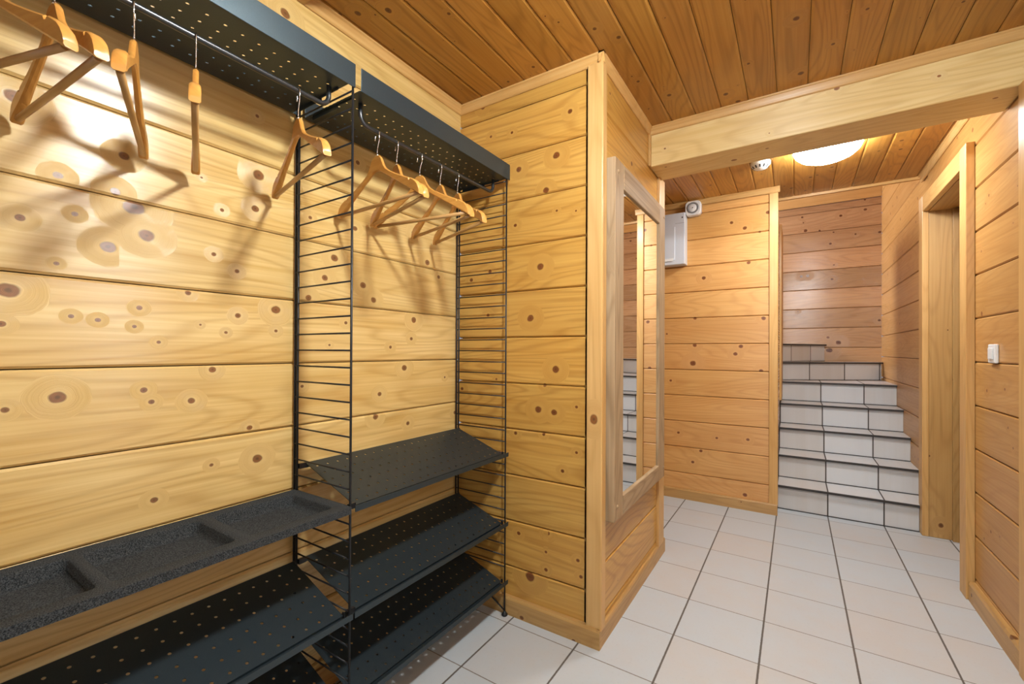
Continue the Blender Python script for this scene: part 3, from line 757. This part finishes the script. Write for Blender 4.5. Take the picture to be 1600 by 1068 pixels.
# ------------------------------------------------------------------ hangers
def make_hanger(label):
    t = thing('coat_hanger', label, 'hanger', (0, 0, 0), 0, 'wooden hangers on the clothes rails')
    half = [(0, -.076, -.128, .0105), (.008, -.0765, -.129, .0105), (.015, -.079, -.130, .0105), (.022, -.086, -.133, .011), (.028, -.098, -.136, .011), (.036, -.113, -.141, .011), (.047, -.127, -.147, .0115),
            (.065, -.139, -.158, .012), (.090, -.152, -.173, .0125), (.120, -.166, -.191, .013), (.150, -.179, -.209, .0145), (.158, -.1825, -.214, .015), (.1605, -.1895, -.2155, .015), (.165, -.1905, -.218, .0155), (.168, -.186, -.220, .016),
            (.180, -.192, -.227, .0175), (.192, -.200, -.234, .019), (.201, -.210, -.240, .0195), (.207, -.222, -.243, .0195), (.2095, -.232, -.243, .019)]
    st_ = [(-x, a, b, w) for x, a, b, w in half[:0:-1]]+half
    m = MB(); rings = []
    for x, zt, zb, w in st_:
        y = 0.0; c = min(.0035, (zt-zb)/4, w/3)
        prof = [(-w/2, zb+c), (-w/2, zt-c), (-w/2+c, zt), (w/2-c, zt), (w/2, zt-c), (w/2, zb+c), (w/2-c, zb), (-w/2+c, zb)]
        rings.append(([m.vert((x, y+a, b)) for a, b in prof], prof, x))
    for (A, pa, xa), (B, pb, xb) in zip(rings[:-1], rings[1:]):
        for k in range(8):
            j = (k+1) % 8; m.face([A[k], B[k], B[j], A[j]], [(xa, pa[k][1]+pa[k][0]), (xb, pb[k][1]+pb[k][0]), (xb, pb[j][1]+pb[j][0]), (xa, pa[j][1]+pa[j][0])], 1.0, 0, True)
    m.face(rings[0][0]); m.face(rings[-1][0][::-1])
    o = m.build('body', M['hanger'], t)
    md = o.modifiers.new('edges', 'EDGE_SPLIT'); md.split_angle = math.radians(40)
    m = MB(); m.tube([(-.196, 0, -.236), (0, 0, -.237), (.196, 0, -.236)], .0062, 12)
    m.build('trouser_bar', M['bar'], t)
    # wire hook over the rail (rail centre at the origin)
    m = MB(); r = .0092
    P = [(0, 0, -.082), (0, 0, -.055), (.003, 0, -.043), (.009, 0, -.028), (.0105, 0, -.012)]
    P += [(r*1.1*math.cos(a), 0, r*math.sin(a)) for a in [math.radians(q) for q in range(0, 181, 20)]]
    P += [(-.0105, 0, -.008), (-.0115, 0, -.019), (-.012, 0, -.024)]
    m.tube(P, .0014, 8); m.build('hook', M['chrome'], t)['label'] = 'shiny chrome wire hook'
    m = MB(); m.lathe([(0, -.0775), (.004, -.0775), (.004, -.072), (.0025, -.070), (0, -.070)], lambda a, b, h: (a, b, h), 14); m.build('ferrule', M['chrome'], t)
    return t
ZR = 1.885
HG = [(.130, 17.5, 'wooden hanger at the far left of the rail, cut off by the picture edge'),
      (.212, 4.0, 'wooden hanger overlapping the leftmost one, its bar crossing towards the left picture edge'),
      (.327, -21.3, 'wooden hanger third from the left, nearly edge-on with one arm turned outward'),
      (.437, -21.3, 'wooden hanger on the left rail seen exactly edge-on as a thin upright strip'),
      (.680, -13.5, 'wooden hanger on the left rail in front of the middle ladder panel'),
      (.949, -3.5, 'first wooden hanger on the right rail, nearest the middle ladder panel'),
      (1.031, -17.5, 'second wooden hanger on the right rail, half hidden behind the first'),
      (1.140, 7.0, 'third wooden hanger on the right rail, the middle one of five'),
      (1.248, -16.0, 'fourth wooden hanger on the right rail, its neck behind the third'),
      (1.350, -22.0, 'last wooden hanger on the right rail, nearest the end wall')]
h0 = make_hanger(HG[0][2])
for i, (y, a, lab) in enumerate(HG):
    loc = (-1.14, y, ZR); rz = math.radians(a)
    if i == 0: h0.location = loc; h0.rotation_euler = (0, 0, rz)
    else: dup(h0, loc, rz, lab)

# ------------------------------------------------------------------ mirror
mr = thing('wall_mirror', 'tall mirror in a thick weathered grey wooden frame on the pillar side', 'mirror', (XP, 2.10, .487))
def mpart(name, boxes, mat, bev=.003, parent=None):
    m = MB()
    for b in boxes: m.box(*b)
    o = m.build(name, M[mat], parent or mr, bevel=bev); o.matrix_parent_inverse = Matrix.Translation(mr.location).inverted(); return o
fx0, fx1 = -.656, -.610
mpart('stile', [(fx0, fx1, 1.702, 1.808, .487, 1.968, 'z', 1.0)], 'weathered', .004)
mpart('stile', [(fx0, fx1, 2.388, 2.500, .487, 1.968, 'z', .97)], 'weathered', .004)
mpart('rail', [(fx0, fx1+.001, 1.8085, 2.3875, 1.862, 1.966, 'y', .98)], 'weathered', .004)
mpart('rail', [(fx0, fx1+.001, 1.8085, 2.3875, .489, .570, 'y', .96)], 'weathered', .004)
mpart('mirror_glass', [(-.628, -.619, 1.800, 2.396, .562, 1.870, 'z', 1.0)], 'mirror', 0)
for yy in (1.735, 2.475):
    for zz in (.545, 1.915):
        m = MB(); m.lathe([(0, .004), (.006, .004), (.0075, 0)], lambda a, b, h: (fx1+h, yy+a, zz+b), 14)
        o = m.build('dowel', M['weathered'], mr); o.matrix_parent_inverse = Matrix.Translation(mr.location).inverted()

# ------------------------------------------------------------------ small fittings
def fit(t, mb, name, mat, bev=0.0):
    o = mb.build(name, M[mat], t, bevel=bev); o.matrix_parent_inverse = Matrix.Translation(t.location).inverted(); return o
fb = thing('fuse_box', 'pale grey fuse box on the far wooden wall, half behind the mirror', 'fuse box', (-.90, YF, 1.865))
m = MB(); m.box(-1.07, -.729, 3.605, YF+.002, 1.865, 2.272, 'z', 1.0); fit(fb, m, 'body', 'grey_box', .006)
m = MB(); m.box(-1.05, -.803, 3.597, 3.605, 1.90, 2.165, 'z', 1.0); fit(fb, m, 'cover_flap', 'grey_box', .003)
m = MB(); m.box(-1.0, -.812, 3.5945, 3.597, 1.882+.012, 1.915, 'z', 1.0); fit(fb, m, 'label_strip', 'white', .0005)
m = MB(); m.box(-.80, -.735, 3.6035, 3.6048, 2.188, 2.190, 'z', 1.0); fit(fb, m, 'seam', 'mid_grey')
m = MB(); m.lathe([(0, .002), (.005, .002), (.006, 0)], lambda a, b, h: (-.748+a, 3.605-h, 2.232+b), 14); fit(fb, m, 'screw', 'dark')

sr = thing('alarm_sounder', 'round white alarm sounder on the far wall under the ceiling', 'alarm', (-.676, YF, 2.302))
# tilted a little, on a square rounded base
cx, cz = -.676, 2.302
def sv(a, b, h): return (cx+a, 3.695-h, cz+b)
m = MB(); P = rrect(0, 0, .058, .056, .030, 8); 
for h0_, h1_, s0_, s1_ in ((0, .050, 1.0, 1.0), (.050, .062, 1.0, .93)):
    for i in range(len(P)):
        j = (i+1) % len(P); p, q = P[i], P[j]
        m.poly([sv(p[0]*s0_, p[1]*s0_, h0_), sv(q[0]*s0_, q[1]*s0_, h0_), sv(q[0]*s1_, q[1]*s1_, h1_), sv(p[0]*s1_, p[1]*s1_, h1_)], None, 1, 0, True)
m.poly([sv(p[0]*.93, p[1]*.93, .062) for p in P]); m.poly([sv(p[0], p[1], 0) for p in P[::-1]])
o = m.build('housing', M['white'], sr, weld=True); o.matrix_parent_inverse = Matrix.Translation(sr.location).inverted()
m = MB(); m.lathe([(.031, .0622), (.044, .0622), (.043, .0655), (.032, .0655), (.031, .0622)], sv, 32); fit(sr, m, 'grille_ring', 'mid_grey')
m = MB(); m.lathe([(0, .068), (.020, .067), (.030, .0625)], sv, 32); fit(sr, m, 'dome', 'white')
m = MB(); m.lathe([(0, .0695), (.0035, .0695), (.004, .0675)], sv, 12); fit(sr, m, 'indicator', 'dark')

sd = thing('smoke_detector', 'small white smoke detector on the corridor ceiling left of the lamp', 'smoke detector', (-.187, 3.155, ZC))
dv = lambda a, b, h: (-.187+a, 3.155+b, ZC-h)
m = MB(); m.lathe([(.056, 0), (.056, .014), (.052, .022), (.040, .036), (.028, .042), (0, .042)], dv, 36); fit(sd, m, 'housing', 'white')
first = None
for k in range(12):
    a = 2*PI*k/12
    m = MB(); c, s_ = math.cos(a), math.sin(a)
    A = [(.038, .0385), (.0500, .0255)]
    q = []
    for (r, h), sg in ((A[0], -1), (A[0], 1), (A[1], 1), (A[1], -1)):
        q.append(dv(r*c-sg*.0042*s_, r*s_+sg*.0042*c, h+.0012))
    q2 = [dv(*[(p[0]+.187)*.97, (p[1]-3.155)*.97, ZC-p[2]-.003]) for p in q]
    m.poly(q); m.poly(q2[::-1])
    for i in range(4): m.poly([q[i], q2[i], q2[(i+1) % 4], q[(i+1) % 4]])
    fit(sd, m, 'vent_slot', 'dark')

def lamp(label, x, y, z, mat, r=.162):
    t = thing('ceiling_light', label, 'lamp', (x, y, z))
    f = lambda a, b, h: (x+a, y+b, z-h)
    m = MB(); m.lathe([(0, .0), (r*.93, .0), (r*.93, .016), (r*.80, .018), (0, .018)], f, 40); fit(t, m, 'base_plate', 'white')
    m = MB(); m.lathe([(r, .018), (r*1.01, .026), (r*.95, .048), (r*.80, .070), (r*.58, .086), (r*.30, .095), (0, .098)], f, 40); fit(t, m, 'opal_shade', mat)
    return t
lamp('glowing round opal lamp on the corridor ceiling behind the beam', .150, 3.07, ZC, 'lamp_far')
lamp('round opal lamp on the ceiling board above the coat rack, outside the picture', -.04, .68, 2.33, 'lamp_near', .082)

sw = thing('light_switch', 'white rocker light switch on the right wooden wall', 'switch', (XR, 2.70, 1.135))
m = MB(); m.box(.706, XR, 2.657, 2.739, 1.135, 1.216, 'z', 1.0); fit(sw, m, 'plate', 'white', .004)
m = MB(); m.box(.700, .706, 2.676, 2.720, 1.152, 1.200, 'z', 1.0); fit(sw, m, 'rocker', 'white', .002)

# ------------------------------------------------------------------ light
W = bpy.data.worlds.new('sky'); S.world = W; W.use_nodes = True
bg = W.node_tree.nodes['Background']; bg.inputs[0].default_value = (.62, .78, 1, 1); bg.inputs[1].default_value = .6

# ------------------------------------------------------------------ camera
f, yaw, pitch, roll, cy = 683.20744, .57531, .00493, .00473, 543.762
c, s = math.cos(yaw), math.sin(yaw)
r = Vector((c, s, 0)); fw = Vector((-s, c, 0)); up = Vector((0, 0, 1))
F = fw*math.cos(pitch)+up*math.sin(pitch); U = up*math.cos(pitch)-fw*math.sin(pitch)
R2 = r*math.cos(roll)+U*math.sin(roll); U2 = U*math.cos(roll)-r*math.sin(roll)
cam = bpy.data.cameras.new('camera'); co = bpy.data.objects.new('camera', cam); COL.objects.link(co)
cam.sensor_width = 36; cam.lens = f/1600*36; cam.shift_y = (cy-534)/1600; cam.clip_start = .02
co.matrix_world = Matrix(((R2.x, U2.x, -F.x, 0), (R2.y, U2.y, -F.y, 0), (R2.z, U2.z, -F.z, H), (0, 0, 0, 1)))
S.camera = co
S.view_settings.view_transform = 'Standard'; S.view_settings.look = 'None'; S.view_settings.gamma = 1
S.view_settings.use_curve_mapping = False; S.view_settings.exposure = 0.0
S.cycles.max_bounces = 8; S.cycles.diffuse_bounces = 3; S.cycles.sample_clamp_indirect = 8.0
S.cycles.use_denoising = True
